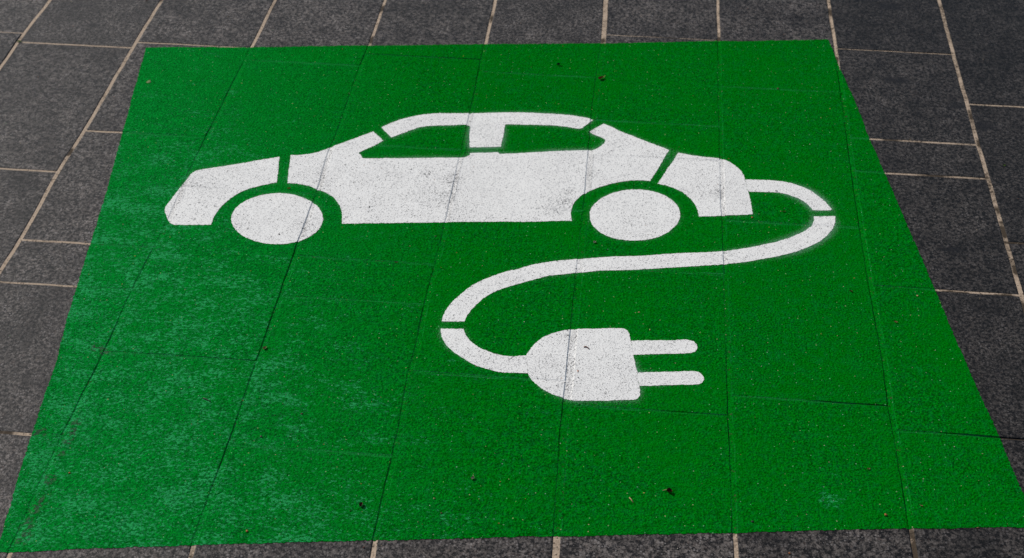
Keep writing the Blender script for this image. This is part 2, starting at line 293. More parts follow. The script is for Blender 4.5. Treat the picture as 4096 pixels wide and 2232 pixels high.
# ------------------------------------------------------------------ materials
def new_mat(name):
    m = bpy.data.materials.new(name); m.use_nodes = True
    nt = m.node_tree; b = nt.nodes['Principled BSDF']
    return m, nt, b
class N:
    def __init__(s, nt): s.nt = nt
    def node(s, t, **kw):
        n = s.nt.nodes.new(t)
        for k, v in kw.items():
            if k.startswith('i_'): n.inputs[int(k[2:])].default_value = v
            else: setattr(n, k, v)
        return n
    def l(s, a, b): s.nt.links.new(a, b)
    def val(s, x, sock):
        if isinstance(x, (int, float)): sock.default_value = x
        elif isinstance(x, tuple): sock.default_value = x
        else: s.l(x, sock)
    def math(s, op, a, b=0.0, c=None, clamp=False):
        n = s.node('ShaderNodeMath', operation=op, use_clamp=clamp)
        s.val(a, n.inputs[0]); s.val(b, n.inputs[1])
        if c is not None: s.val(c, n.inputs[2])
        return n.outputs[0]
    def mix(s, f, a, b, blend='MIX'):
        n = s.node('ShaderNodeMix', data_type='RGBA', blend_type=blend)
        s.val(f, n.inputs[0]); s.val(a, n.inputs[6]); s.val(b, n.inputs[7])
        return n.outputs[2]
    def noise(s, co, scale, detail=2, rough=.5, w=None, dim='3D', lac=2.0):
        n = s.node('ShaderNodeTexNoise', noise_dimensions='4D' if w is not None else dim)
        s.l(co, n.inputs['Vector']); n.inputs['Scale'].default_value = scale
        n.inputs['Detail'].default_value = detail; n.inputs['Roughness'].default_value = rough
        n.inputs['Lacunarity'].default_value = lac
        if w is not None: s.val(w, n.inputs['W'])
        return n.outputs['Fac']
    def mr(s, v, a, b, c=0.0, d=1.0, smooth=False):
        n = s.node('ShaderNodeMapRange'); n.clamp = True
        if smooth: n.interpolation_type = 'SMOOTHSTEP'
        s.l(v, n.inputs[0])
        for i, x in zip((1, 2, 3, 4), (a, b, c, d)): s.val(x, n.inputs[i])
        return n.outputs[0]
    def attr(s, name): return s.node('ShaderNodeAttribute', attribute_name=name).outputs['Fac']
    def co(s): return s.node('ShaderNodeTexCoord').outputs['Object']
    def scale(s, v, xyz, rz=0.0):
        n = s.node('ShaderNodeMapping'); s.l(v, n.inputs[0]); n.inputs['Scale'].default_value = xyz
        n.inputs['Rotation'].default_value = (0, 0, rz)
        return n.outputs[0]
    def bump(s, h, dist, strength=1.0, prev=None):
        n = s.node('ShaderNodeBump'); s.l(h, n.inputs['Height']); n.inputs['Distance'].default_value = dist
        n.inputs['Strength'].default_value = strength
        if prev is not None: s.l(prev, n.inputs['Normal'])
        return n.outputs[0]
    def spots(s, co, pts):
        """soft blotches at real places on the ground: (x, y, rx, ry)"""
        acc = None
        wob = s.noise(co, 60, 3, .6)
        for (x, y, rx, ry) in pts:
            n = s.node('ShaderNodeMapping'); n.vector_type = 'POINT'
            s.l(co, n.inputs[0]); n.inputs['Location'].default_value = (-x / rx, -y / ry, 0)
            n.inputs['Scale'].default_value = (1 / rx, 1 / ry, 0)
            ln = s.node('ShaderNodeVectorMath', operation='LENGTH'); s.l(n.outputs[0], ln.inputs[0])
            d = s.math('ADD', ln.outputs['Value'], s.math('MULTIPLY', s.math('SUBTRACT', wob, .5), 1.6))
            v = s.mr(d, 1.0, .35, 0, 1, True)
            acc = v if acc is None else s.math('MAXIMUM', acc, v)
        return acc
def specks(g, co, scale, size, keep, seed=0.0):
    """small round flecks, random cells only"""
    v = g.node('ShaderNodeTexVoronoi', feature='F1', voronoi_dimensions='2D')
    m = g.node('ShaderNodeMapping'); g.l(co, m.inputs[0]); m.inputs['Location'].default_value = (seed, seed * .7, 0)
    g.l(m.outputs[0], v.inputs['Vector']); v.inputs['Scale'].default_value = scale
    sep = g.node('ShaderNodeSeparateColor'); g.l(v.outputs['Color'], sep.inputs[0])
    sz = g.math('MULTIPLY', g.math('ADD', g.math('MULTIPLY', sep.outputs[1], 1.2), .4), size * scale)
    inside = g.math('LESS_THAN', v.outputs['Distance'], sz)
    return g.math('MULTIPLY', inside, g.math('LESS_THAN', sep.outputs[0], keep)), sep.outputs[2]

def granite_colour(g, co, tone):
    w = g.math('MULTIPLY', tone, 40.0)
    fine = g.noise(co, 420, 3, .62, w)
    mid = g.noise(co, 135, 4, .7, w)
    big = g.noise(co, 11, 4, .6, w)
    patch = g.noise(co, 34, 3, .6, w)
    f = g.math('ADD', g.math('MULTIPLY', fine, .3), g.math('MULTIPLY', mid, .7))
    f = g.mr(f, .455, .615)
    c = g.mix(f, GR_DARK, GR_LIGHT)
    rust = g.mr(g.noise(co, 190, 3, .6, g.math('ADD', w, 7.0)), .58, .74)
    c = g.mix(g.math('MULTIPLY', rust, .55), c, (.150, .100, .078, 1))
    blue = g.mr(g.noise(co, 75, 3, .6, g.math('ADD', w, 17.0)), .55, .72)
    c = g.mix(g.math('MULTIPLY', blue, .2), c, (.045, .045, .060, 1))
    pale, _ = specks(g, co, 170, .0014, .34)
    c = g.mix(g.math('MULTIPLY', pale, .6), c, (.26, .235, .22, 1))
    k = g.math('MULTIPLY', g.mr(big, .34, .66, .60, 1.40), g.mr(patch, .32, .68, .66, 1.34))
    k = g.math('MULTIPLY', k, g.mr(tone, 0, 1, .12, 1.0))
    vm = g.node('ShaderNodeVectorMath', operation='SCALE'); g.l(c, vm.inputs[0]); g.l(k, vm.inputs['Scale'])
    return vm.outputs[0], fine, mid
GR_DARK = (.0025, .0022, .0022, 1); GR_LIGHT = (.205, .177, .155, 1)

def mat_granite():
    m, nt, b = new_mat('dark_granite'); g = N(nt); co = g.co(); tone = g.attr('tone')
    c, fine, mid = granite_colour(g, co, tone)
    stain = g.spots(co, STAINS)
    c = g.mix(g.math('MULTIPLY', stain, .8), c, (.006, .0055, .006, 1))
    gp, _ = specks(g, co, 17, .0016, .10, 3.3)       # stray green paint drops
    near = g.noise(co, 3.0, 2, .5)
    c = g.mix(g.math('MULTIPLY', g.math('MULTIPLY', gp, g.mr(near, .5, .6)), .6), c, (.004, .09, .02, 1))
    g.l(c, b.inputs['Base Color'])
    b.inputs['Roughness'].default_value = .6
    b.inputs['Specular IOR Level'].default_value = .26
    h = g.math('ADD', g.math('MULTIPLY', fine, .5), mid)
    g.l(g.bump(h, .0016, .7), b.inputs['Normal'])
    return m
def mat_mortar():
    m, nt, b = new_mat('sand_mortar'); g = N(nt); co = g.co()
    n = g.noise(co, 300, 3, .6); big = g.noise(co, 14, 4, .65)
    c = g.mix(g.mr(n, .3, .7), (.29, .215, .148, 1), (.51, .40, .295, 1))
    geo = g.node('ShaderNodeSeparateXYZ'); g.l(co, geo.inputs[0])
    # dirt in the joints, heavier on the right and at the near right corner
    bias = g.math('ADD', big, g.mr(geo.outputs[0], -1.6, 1.0, -.05, .06))
    dirt = g.mr(bias, .50, .66)
    wet = g.spots(co, DIRTY)
    dirt = g.math('MAXIMUM', g.math('MULTIPLY', dirt, g.mr(g.noise(co, 120, 3, .6), .35, .6)), wet)
    c = g.mix(g.math('MULTIPLY', dirt, .93), c, (.030, .021, .012, 1))
    pits, _ = specks(g, co, 160, .0013, .35, 1.7)
    c = g.mix(g.math('MULTIPLY', pits, .75), c, (.03, .022, .015, 1))
    g.l(c, b.inputs['Base Color']); b.inputs['Roughness'].default_value = .95
    b.inputs['Specular IOR Level'].default_value = .2
    g.l(g.bump(n, .0012, .6), b.inputs['Normal'])
    return m
def mat_green():
    m, nt, b = new_mat('green_road_paint'); g = N(nt); co = g.co()
    tone = g.attr('tone'); edge = g.attr('edge'); spray = g.attr('spray'); wear = g.attr('wear'); grime = g.attr('grime')
    w = g.math('MULTIPLY', tone, 20.0)
    grain = g.noise(co, 250, 3, .65, w); grain2 = g.noise(co, 520, 2, .6, w)
    blot = g.noise(g.scale(co, (1.0, 1.0, 1.0)), 34, 5, .65, w)
    blot2 = g.noise(g.scale(co, (.8, 1.3, 1), .6), 15, 5, .6)
    big = g.noise(co, 5.0, 4, .6, w)
    c = g.mix(g.mr(grain, .40, .60), G_DARK, G_MID)
    teal = g.mr(g.math('ADD', g.math('MULTIPLY', grain2, .4), g.math('MULTIPLY', g.noise(co, 90, 4, .65, g.math('ADD', w, 5.0)), .6)), .47, .66)
    c = g.mix(g.math('MULTIPLY', teal, .5), c, G_TEAL)
    # pure, thicker paint in places
    c = g.mix(g.math('MULTIPLY', g.mr(big, .42, .66), .55), c, G_PURE)
    # thin, rubbed paint: pale flakes, mostly on the left
    thin = g.noise(g.scale(co, (.8, 1.35, 1), .35), 150, 5, .72, w)
    thr = g.mr(wear, 0, 1, .70, .515)
    th = g.math('SUBTRACT', g.math('ADD', thin, g.math('MULTIPLY', g.math('SUBTRACT', blot2, .5), .42)), thr)
    thf = g.mr(th, .0, .035)
    lv = g.node('ShaderNodeVectorMath', operation='SCALE'); lv.inputs[0].default_value = G_SHEEN[:3]
    g.l(g.math('MULTIPLY', g.mr(grain, .40, .60, .55, 1.3), g.mr(blot, .35, .65, .82, 1.15)), lv.inputs['Scale'])
    c = g.mix(g.math('MULTIPLY', g.attr('pale'), .5), c, lv.outputs[0])  # broad sheen of the left side, painted into the green
    c = g.mix(g.math('MULTIPLY', thf, .58), c, G_WORN)
    # rubbed rims of the slabs below
    rim = g.math('MULTIPLY', g.mr(edge, .05, .5), g.mr(edge, 1.0, .8))
    rimn = g.math('MULTIPLY', g.mr(g.noise(co, 26, 4, .7, w), .44, .56), g.attr('side'))
    c = g.mix(g.math('MULTIPLY', g.math('MULTIPLY', rim, rimn), .7), c, (.030, .23, .10, 1))
    seam = g.math('MULTIPLY', g.math('GREATER_THAN', g.attr('side'), .9), g.mr(edge, .1, .7))
    seam = g.math('MULTIPLY', seam, g.mr(g.noise(g.scale(co, (.5, 3, 1)), 18, 3, .6, w), .42, .56))
    c = g.mix(g.math('MULTIPLY', seam, .26), c, (.022, .25, .07, 1))
    # bare spots where the paint has come off the joints
    bare = g.math('MULTIPLY', g.mr(edge, .3, .9), g.mr(g.noise(co, 95, 4, .7), .60, .66))
    chip = g.math('MULTIPLY', g.mr(g.noise(co, 110, 4, .6), .50, .53), g.mr(grime, .15, .45))
    c = g.mix(g.math('MULTIPLY', bare, .7), c, (.05, .045, .028, 1))
    c = g.mix(g.math('MULTIPLY', chip, .6), c, (.055, .048, .056, 1))
    # white overspray round the stencil
    sp = g.noise(co, 420, 3, .7)
    cov = g.mr(g.math('ADD', sp, g.math('MULTIPLY', g.math('SUBTRACT', spray, .5), .62)), .40, .92)
    c = g.mix(g.math('MULTIPLY', cov, .62), c, (.26, .42, .33, 1))
    fl, r = specks(g, co, 62, .0007, .24, .3)
    c = g.mix(g.math('MULTIPLY', fl, .72), c, g.mix(g.mr(r, .55, .9), (.20, .42, .27, 1), (.42, .38, .20, 1)))
    fo, r = specks(g, co, 12, .0010, .10, 5.1)
    c = g.mix(g.math('MULTIPLY', fo, .8), c, g.mix(r, (.35, .25, .08, 1), (.22, .06, .02, 1)))
    pit, _ = specks(g, co, 150, .0008, .25, 9.1)
    c = g.mix(g.math('MULTIPLY', pit, .35), c, (.0, .018, .004, 1))
    g.l(c, b.inputs['Base Color'])
    b.inputs['Roughness'].default_value = .75
    b.inputs['Specular IOR Level'].default_value = .0
    h = g.math('ADD', g.math('MULTIPLY', grain2, .35), g.noise(co, 225, 3, .6))
    h = g.math('ADD', h, g.math('MULTIPLY', thf, -.25))
    n = g.bump(h, .0034, 1.0)
    n = g.bump(g.noise(co, 7, 3, .5, w), .006, .5, n)
    g.l(n, b.inputs['Normal'])
    return m
def mat_white():
    m, nt, b = new_mat('white_stencil_paint'); g = N(nt); co = g.co()
    tone = g.attr('tone'); edge = g.attr('edge'); grime = g.attr('grime')
    w = g.math('MULTIPLY', tone, 20.0)
    f1 = g.noise(co, 520, 2, .6, w); f2 = g.noise(co, 260, 3, .6, w); blot = g.noise(co, 16, 4, .6, w)
    c = g.mix(g.mr(blot, .3, .7), (.85, .835, .785, 1), (.80, .785, .74, 1))
    thr = g.math('SUBTRACT', .580, g.math('MULTIPLY', g.mr(blot, .45, .75), .025))
    thr = g.math('SUBTRACT', thr, g.math('MULTIPLY', grime, .085))
    thr = g.math('SUBTRACT', thr, g.math('MULTIPLY', g.math('MULTIPLY', g.mr(edge, .1, .9), g.mr(g.attr('side'), .25, 1, 1, .3)), .045))
    pore = g.mr(g.math('SUBTRACT', f1, thr), -.03, .05)
    pore2 = g.mr(g.math('SUBTRACT', f2, g.math('ADD', thr, .045)), -.01, .03)
    c = g.mix(g.math('MULTIPLY', pore, .72), c, (.16, .16, .165, 1))
    c = g.mix(g.math('MULTIPLY', pore2, .8), c, (.06, .06, .062, 1))
    fl, r = specks(g, co, 48, .0009, .20, 2.2)
    c = g.mix(g.math('MULTIPLY', fl, .85), c, g.mix(g.math('GREATER_THAN', r, .85), (.03, .03, .03, 1), (.35, .18, .09, 1)))
    # grime that gathered in the joints crossing the paint
    jn = g.math('MULTIPLY', g.mr(edge, .3, 1.0), g.mr(g.noise(co, 30, 4, .65, w), .42, .62))
    c = g.mix(g.math('MULTIPLY', g.math('MULTIPLY', jn, g.mr(g.attr('side'), .25, 1, 1, .25)), .22), c, (.27, .26, .24, 1))
    g.l(c, b.inputs['Base Color']); b.inputs['Roughness'].default_value = .7
    b.inputs['Specular IOR Level'].default_value = .25
    h = g.math('ADD', f2, g.math('MULTIPLY', f1, .3))
    g.l(g.bump(h, .0010, .55), b.inputs['Normal'])
    return m
def mat_plain(name, col, col2=None, rough=.7, sc=300):
    m, nt, b = new_mat(name); g = N(nt); co = g.co()
    n = g.noise(co, sc, 3, .6)
    c = g.mix(g.mr(n, .35, .65), col + (1,), (col2 or tuple(x * .5 for x in col)) + (1,))
    g.l(c, b.inputs['Base Color']); b.inputs['Roughness'].default_value = rough
    g.l(g.bump(n, .0006, .5), b.inputs['Normal'])
    return m

G_DARK = (.000, .062, .002, 1); G_MID = (.000, .202, .006, 1); G_TEAL = (.004, .185, .040, 1)
G_PURE = (.000, .158, .003, 1); G_SHEEN = (.004, .270, .042, 1); G_WORN = (.034, .38, .125, 1)
STAINS = [(.685, 3.728, .045, .03), (.847, 3.128, .035, .028), (.800, 3.222, .04, .022), (-.06, 1.69, .012, .01), (.70, 2.62, .03, .014), (-1.42, 3.40, .02, .012), (.66, 3.33, .05, .02), (-.98, 3.60, .03, .02)]
DIRTY = [(.524, 1.74, .03, .10), (.822, 2.70, .012, .05), (.822, 2.78, .010, .02), (.824, 2.56, .010, .035), (.818, 2.43, .014, .04), (.823, 3.17, .010, .05), (.824, 3.05, .010, .03), (-1.281, 3.56, .012, .02), (-1.278, 2.80, .010, .03), (-.677, 3.57, .010, .035), (-.676, 3.40, .008, .03), (-.377, 3.55, .008, .03), (-.077, 3.455, .012, .02), (.10, 3.493, .05, .008), (.223, 3.495, .012, .02), (.62, 3.045, .03, .008), (.70, 2.902, .05, .008), (.69, 2.470, .04, .008), (.79, 2.470, .04, .008), (.73, 2.043, .06, .014), (-1.10, 1.879, .035, .014), (.70, 3.485, .06, .007), (.79, 3.485, .05, .007), (.86, 2.657, .08, .012), (.524, 3.68, .010, .03), (.520, 3.42, .01, .04)]
M_GRANITE = mat_granite(); M_MORTAR = mat_mortar(); M_GREEN = mat_green(); M_WHITE = mat_white()

# ------------------------------------------------------------------ setting: paving and the ground beyond it
x0, x1, y0, y1 = -3.8, 3.4, -.3, 6.4
pav = relief_mesh('pavement', [[(x0, y0), (x1, y0), (x1, y1), (x0, y1)]], 0.0, .024, True)
tag(link_mesh('pavement', pav, [M_GRANITE, M_MORTAR]), kind='structure')
gm = bpy.data.meshes.new('ground')
S = 150.0
gm.from_pydata([(-S, -S, -.02), (S, -S, -.02), (S, S, -.02), (-S, S, -.02)], [], [(0, 1, 2, 3)])
tag(link_mesh('ground', gm, mat_plain('far_paving', (.07, .068, .07), (.04, .04, .042), .7, 40)), kind='structure')

# ------------------------------------------------------------------ green painted panel
outl = {}
for i, (k, p) in enumerate(POLY.items()):
    if k == 'green': outl[k] = resample(p, False, .003, .0016, 11)
    elif k.startswith('wheel'): outl[k] = resample(p, True, .0025, .0010, 20 + i, 80)
    elif k.startswith('cable'): outl[k] = resample(p, True, .0025, .0010, 20 + i, 36)
    else: outl[k] = resample(p, True, .0025, .0010, 20 + i, 30)
green = relief_mesh('green_painted_panel', [outl['green']], .0006, .0085)
nv = len(green.vertices)
co = np.empty(nv * 3, dtype=np.float32); green.vertices.foreach_get('co', co); co = co.reshape(-1, 3)[:, :2]
OUT = np.array([p for k, o in outl.items() if k != 'green' for p in o[::3]], dtype=np.float32)
dist = np.empty(nv, dtype=np.float32)
for s in range(0, nv, 4000):
    d = ((co[s:s + 4000, None, :] - OUT[None]) ** 2).sum(2).min(1); dist[s:s + 4000] = np.sqrt(d)
# overspray is heavier in some places: (x, y, radius, weight, width)
hv = np.zeros(nv, dtype=np.float32)
for (x, y, r, a) in SPRAY:
    hv = np.maximum(hv, a * np.exp(-(((co[:, 0] - x) ** 2 + (co[:, 1] - y) ** 2) / (r * r))))
spray = .30 * np.exp(-dist / .006) + hv * .85 * np.exp(-dist / .016)
X, Y = co[:, 0], co[:, 1]
lin = np.clip((-X - .35 + (2.5 - Y) * .18) / .75, 0, 1)  # leftward ramp, feeds the painted sheen and the flake wear
wear = lin * np.clip((3.3 - Y) / .7, .35, 1) * .8 + .10
for (x, y, rx, ry, a) in WEAR:
    wear = wear + a * np.exp(-(((X - x) / rx) ** 2 + ((Y - y) / ry) ** 2))
wear = np.clip(wear, 0, 1)
grime = np.zeros(nv, dtype=np.float32)
for (x, y, r) in CHIPS:
    grime = np.maximum(grime, np.exp(-(((X - x) ** 2 + (Y - y) ** 2) / (r * r))))
for nm, arr in (('spray', spray), ('wear', wear), ('pale', np.clip(lin * .9 + .1 * wear, 0, 1)), ('grime', grime)):
    at = green.attributes.new(nm, 'FLOAT', 'POINT'); at.data.foreach_set('value', arr.astype(np.float32))
tag(link_mesh('green_painted_panel', green, M_GREEN),
    'large bright green painted rectangle covering the dark grey paving slabs', 'painted panel')

# ------------------------------------------------------------------ white stencil symbols
def white(name, key, parent, label=None, holes=None):
    me = relief_mesh(name, [outl[key]], .0011, .010)
    n = len(me.vertices); c = np.empty(n * 3, dtype=np.float32); me.vertices.foreach_get('co', c); c = c.reshape(-1, 3)
    gr = np.zeros(n, dtype=np.float32)
    for (x, y, r, a) in GRIME:
        gr = np.maximum(gr, a * np.exp(-(((c[:, 0] - x) ** 2 + (c[:, 1] - y) ** 2) / (r * r))))
    at = me.attributes.new('grime', 'FLOAT', 'POINT'); at.data.foreach_set('value', gr)
    # own origin at the part's middle, shifted together with the thing
    o = link_mesh(name, me, M_WHITE, parent)
    if label: o['label'] = label
    return o
car = tag(empty('car_symbol'), 'white stencilled side view of a car painted on the green panel', 'painted symbol')
white('body_panel', 'body', car, 'largest white piece with the doors and lower window edge')
white('roof_panel', 'roof', car, 'white roof arc with the short pillar between two windows')
white('front_panel', 'front', car, 'white bonnet and nose piece in front of the wheel')
white('rear_panel', 'rear', car, 'white tail piece joined to the cable')
white('wheel', 'wheel1', car); white('wheel', 'wheel2', car)
cab = tag(empty('charging_cable_symbol'), 'white stencilled cable curling from the car tail down to the plug', 'painted symbol')
white('cable_segment', 'cable1', cab, 'short upper curve starting at the car tail')
white('cable_segment', 'cable2', cab, 'long S shaped middle stretch')
white('cable_segment', 'cable3', cab, 'short lower curve ending at the plug')
plug = tag(empty('plug_symbol'), 'white stencilled two pin plug below the car', 'painted symbol')
white('plug_body', 'plug', plug)
white('prong', 'prong1', plug); white('prong', 'prong2', plug)

# ------------------------------------------------------------------ small litter lying on the ground
def zat(x, y, off=.0006):
    U = unwarp(x, y); return relief(math.floor(U / SP), U, y)[0] + off
M = dict(
    brown=mat_plain('dry_brown_leaf', (.16, .055, .022), (.05, .015, .008)),
    red=mat_plain('red_brown_leaf', (.13, .018, .010), (.035, .008, .006)),
    orange=mat_plain('orange_crumb', (.42, .14, .03), (.22, .06, .015)),
    tan=mat_plain('straw', (.45, .33, .14), (.30, .20, .08)),
    dark=mat_plain('dark_crumb', (.018, .014, .011), (.008, .007, .006)),
    pale=mat_plain('pale_chip', (.60, .55, .44), (.40, .36, .28)),
    green=mat_plain('fresh_green_leaf', (.12, .22, .012), (.05, .11, .006)))
def leaf_mesh(L, W, curl, fold, seed, nx=9, ny=5):
    """curled, folded leaf blade with a tip, thickness and wavy rim"""
    L *= .85; W *= .85
    rr = random.Random(seed); bm = bmesh.new(); grid = []
    for i in range(nx):
        t = i / (nx - 1); w = W * (math.sin(math.pi * min(1, t ** .8)) ** .8 * .95 + .05)
        row = []
        for j in range(ny):
            s = j / (ny - 1) * 2 - 1
            x = (t - .5) * L; y = s * w / 2 * (1 + rr.uniform(-.12, .12))
            z = abs(s) ** 1.3 * w * fold + curl * L * ((t - .45) ** 2) * 2 + rr.uniform(-.02, .02) * L + .0004
            row.append(bm.verts.new((x, y, z)))
        grid.append(row)
    for i in range(nx - 1):
        for j in range(ny - 1): bm.faces.new((grid[i][j], grid[i + 1][j], grid[i + 1][j + 1], grid[i][j + 1]))
    bmesh.ops.solidify(bm, geom=bm.faces[:], thickness=.0003)
    me = bpy.data.meshes.new('leaf'); bm.to_mesh(me); bm.free(); return me
def tube_mesh(pts, r0, r1, n=7):
    bm = bmesh.new(); rings = []
    for i, p in enumerate(pts):
        t = i / (len(pts) - 1); r = r0 + (r1 - r0) * t
        d = Vector(pts[min(i + 1, len(pts) - 1)]) - Vector(pts[max(i - 1, 0)]); d.normalize()
        a = d.cross(Vector((0, 0, 1))).normalized(); b = d.cross(a)
        rings.append([bm.verts.new(Vector(p) + a * math.cos(q * 2 * math.pi / n) * r + b * math.sin(q * 2 * math.pi / n) * r) for q in range(n)])
    for i in range(len(rings) - 1):
        for q in range(n): bm.faces.new((rings[i][q], rings[i][(q + 1) % n], rings[i + 1][(q + 1) % n], rings[i + 1][q]))
    bm.faces.new(rings[0][::-1]); bm.faces.new(rings[-1])
    me = bpy.data.meshes.new('twig'); bm.to_mesh(me); bm.free(); return me
def crumb_mesh(L, W, H, seed):
    k0 = .55 if L < .012 else 1.0; L *= k0; W *= k0; H *= k0
    rr = random.Random(seed); bm = bmesh.new(); bmesh.ops.create_icosphere(bm, subdivisions=2, radius=.5)
    ph = [rr.uniform(0, 6) for _ in range(3)]
    for v in bm.verts:
        c = v.co; k = 1 + .22 * math.sin(c.x * 7 + ph[0]) + .18 * math.sin(c.y * 8 + ph[1]) + .1 * math.sin(c.z * 9 + ph[2])
        v.co = Vector((c.x * L * k, c.y * W * k, (c.z + .42) * H * k))
    me = bpy.data.meshes.new('crumb'); bm.to_mesh(me); bm.free(); return me
def put(name, me, mat, x, y, rz, label, cat, group=None, off=.0007):
    o = link_mesh(name, me, mat); o.location = (x, y, zat(x, y, off)); o.rotation_euler = (0, 0, rz)
    for p in me.polygons: p.use_smooth = True
    return tag(o, label, cat, group)

put('fresh_leaf', leaf_mesh(.019, .007, .1, .25, 3), M['green'], -1.579, 3.295, -.1, 'small yellow green leaf lying on a pale mortar joint', 'leaf')
put('fresh_leaf', leaf_mesh(.009, .007, .1, .3, 4), M['green'], .867, 2.96, .6, 'tiny green leaf scrap on bare grey paving at the right', 'leaf')
put('dry_leaf', leaf_mesh(.010, .005, .4, .5, 5), M['brown'], -1.316, 3.547, -.1, 'small brown leaf on grey paving beside the joint at the top edge', 'leaf')
t = empty('dry_leaf', (-.073, 3.258, zat(-.073, 3.258)), .75)
tag(t, 'orange brown curled leaf caught in the joint above the car roof', 'leaf')
o = link_mesh('blade', leaf_mesh(.020, .010, .5, .6, 6), mat_plain('orange_leaf', (.30, .10, .018), (.12, .035, .010)), t)
o = link_mesh('stem', tube_mesh([(.009, 0, .001), (.013, .001, .003), (.017, .003, .0035)], .0007, .0004), M['tan'], t)
put('dry_leaf', leaf_mesh(.012, .007, .7, .8, 7), M['dark'], -.183, 3.316, .3, 'dark curled leaf scrap on green paint left of the orange leaf', 'leaf')
t = empty('dry_leaf', (.112, 1.846, zat(.112, 1.846)), -.08)
tag(t, 'pointed dark red leaf with a pale stalk on the lower green paint', 'leaf')
link_mesh('blade', leaf_mesh(.013, .009, .5, .9, 8), M['red'], t)
link_mesh('stem', tube_mesh([(-.012, .001, .001), (-.007, .0015, .003), (-.002, .003, .004), (.002, .004, .0035)], .0004, .0008), M['tan'], t)
put('dry_leaf', leaf_mesh(.012, .008, .5, .7, 9), M['brown'], -.416, 1.761, 1.4, 'shiny brown upright scale on green paint near the bottom edge', 'leaf')
put('crumb', crumb_mesh(.006, .004, .003, 10), M['dark'], -.432, 1.747, .3, 'black crumb just left of the shiny brown scale', 'crumb')
put('seed', crumb_mesh(.010, .008, .005, 11), M['orange'], .482, 1.828, .2, 'round orange brown seed on green paint near the right joint', 'seed')
put('seed', crumb_mesh(.006, .005, .003, 12), M['red'], -.276, 1.757, -.5, 'reddish seed on green paint between two long joints, bottom left of centre', 'seed')
put('seed', crumb_mesh(.007, .005, .003, 13), M['brown'], -.395, 1.667, -.7, 'brown seed on bare grey paving below the green edge', 'seed')
t = put('twig', tube_mesh([(-.008, .004, .001), (-.003, .001, .0022), (.003, -.001, .0012), (.009, -.006, .002)], .0011, .0006), M['dark'], -.748, 1.998, 0, 'short dark bent twig on pale worn green paint', 'twig')
put('crumb', crumb_mesh(.009, .006, .004, 15), M['dark'], -.626, 1.912, -.6, 'dark crumb with orange bit on green paint, lower left', 'crumb')
put('dry_leaf', leaf_mesh(.010, .0035, .3, .5, 16), M['brown'], -.464, 2.455, 0, 'thin brown scrap at the end of a scratch left of the cable', 'leaf')
t = put('twig', tube_mesh([(-.005, .002, .001), (-.001, .003, .0022), (.003, .0, .0022), (.006, -.003, .001)], .0013, .0008), M['brown'], -.053, 2.217, 0, 'curled brown twig lying on the white plug body', 'twig')
put('crumb', crumb_mesh(.007, .0055, .003, 18), M['orange'], -.065, 2.148, .4, 'rusty crumb on the joint line across the white plug body', 'crumb')
put('dry_leaf', leaf_mesh(.011, .006, .3, .5, 19), M['pale'], -.054, 2.567, 1.0, 'pale straw chip below the rear wheel of the white car', 'leaf')
put('seed', crumb_mesh(.008, .0035, .002, 20), M['tan'], .046, 2.339, .1, 'tan seed husk on green paint above the plug', 'seed')
put('seed', crumb_mesh(.004, .006, .002, 21), M['tan'], .069, 2.286, .1, 'tiny tan husk right above the plug body corner', 'seed')
put('crumb', crumb_mesh(.009, .006, .004, 22), M['dark'], .340, 2.801, -.2, 'black brown crumb on the upper white cable curve', 'crumb')
put('seed', crumb_mesh(.006, .006, .003, 23), M['tan'], .609, 2.449, 0, 'straw coloured seed below a cross joint at the right', 'seed')
put('dry_leaf', leaf_mesh(.009, .005, .4, .6, 24), M['tan'], .556, 2.358, -.2, 'folded yellow husk on green paint at the right', 'leaf')
put('dry_leaf', leaf_mesh(.010, .004, .5, .5, 25), M['red'], .476, 2.451, -.2, 'dark red scrap just left of the right long joint', 'leaf')
put('dry_leaf', leaf_mesh(.011, .004, .5, .5, 26), M['brown'], .353, 2.722, .1, 'small brown scrap inside the white cable loop', 'leaf')
put('seed', crumb_mesh(.006, .008, .004, 27), M['orange'], .283, 2.692, .2, 'orange crumb below the tail corner of the white car', 'seed')
put('seed', crumb_mesh(.009, .007, .004, 28), M['red'], .365, 3.255, 0, 'reddish seed on a cross joint near the top right of the panel', 'seed')
put('twig', tube_mesh([(-.004, .005, .001), (-.001, .001, .0015), (.003, -.006, .001)], .0010, .0008), M['tan'], .047, 1.820, 0, 'short straw stalk left of the pointed red leaf', 'twig')
put('seed', crumb_mesh(.006, .005, .003, 30), M['tan'], -.293, 1.790, .2, 'yellow seed just above the reddish seed', 'seed')
t = put('dry_leaf', leaf_mesh(.009, .006, .6, .7, 31), M['pale'], -.232, 1.844, .8, 'whitish husk on green paint, lower middle', 'leaf')
put('seed', crumb_mesh(.008, .005, .003, 32), M['red'], -.565, 1.979, .3, 'dark red seed on green paint left of the middle joint', 'seed')
put('seed', crumb_mesh(.007, .008, .004, 33), M['orange'], -.597, 1.683, .2, 'orange crumb near the lower left edge of the panel', 'seed')
put('seed', crumb_mesh(.007, .005, .003, 34), M['orange'], -.940, 1.788, .2, 'orange crumb on pale worn paint beside the left joint', 'seed')
put('crumb', crumb_mesh(.009, .005, .003, 35), M['dark'], .254, 1.790, .4, 'black crumb right of the joint at the lower right', 'crumb')
put('dry_leaf', leaf_mesh(.008, .004, .4, .5, 36), M['tan'], .463, 1.937, .4, 'yellow husk on green paint left of the right joint', 'leaf')
put('dry_leaf', leaf_mesh(.008, .003, .4, .5, 37), M['tan'], .545, 1.856, -.5, 'yellow sliver right of the right long joint', 'leaf')
put('seed', crumb_mesh(.006, .006, .003, 38), M['orange'], .313, 1.724, -.5, 'orange crumb on bare grey paving at the bottom right', 'seed')
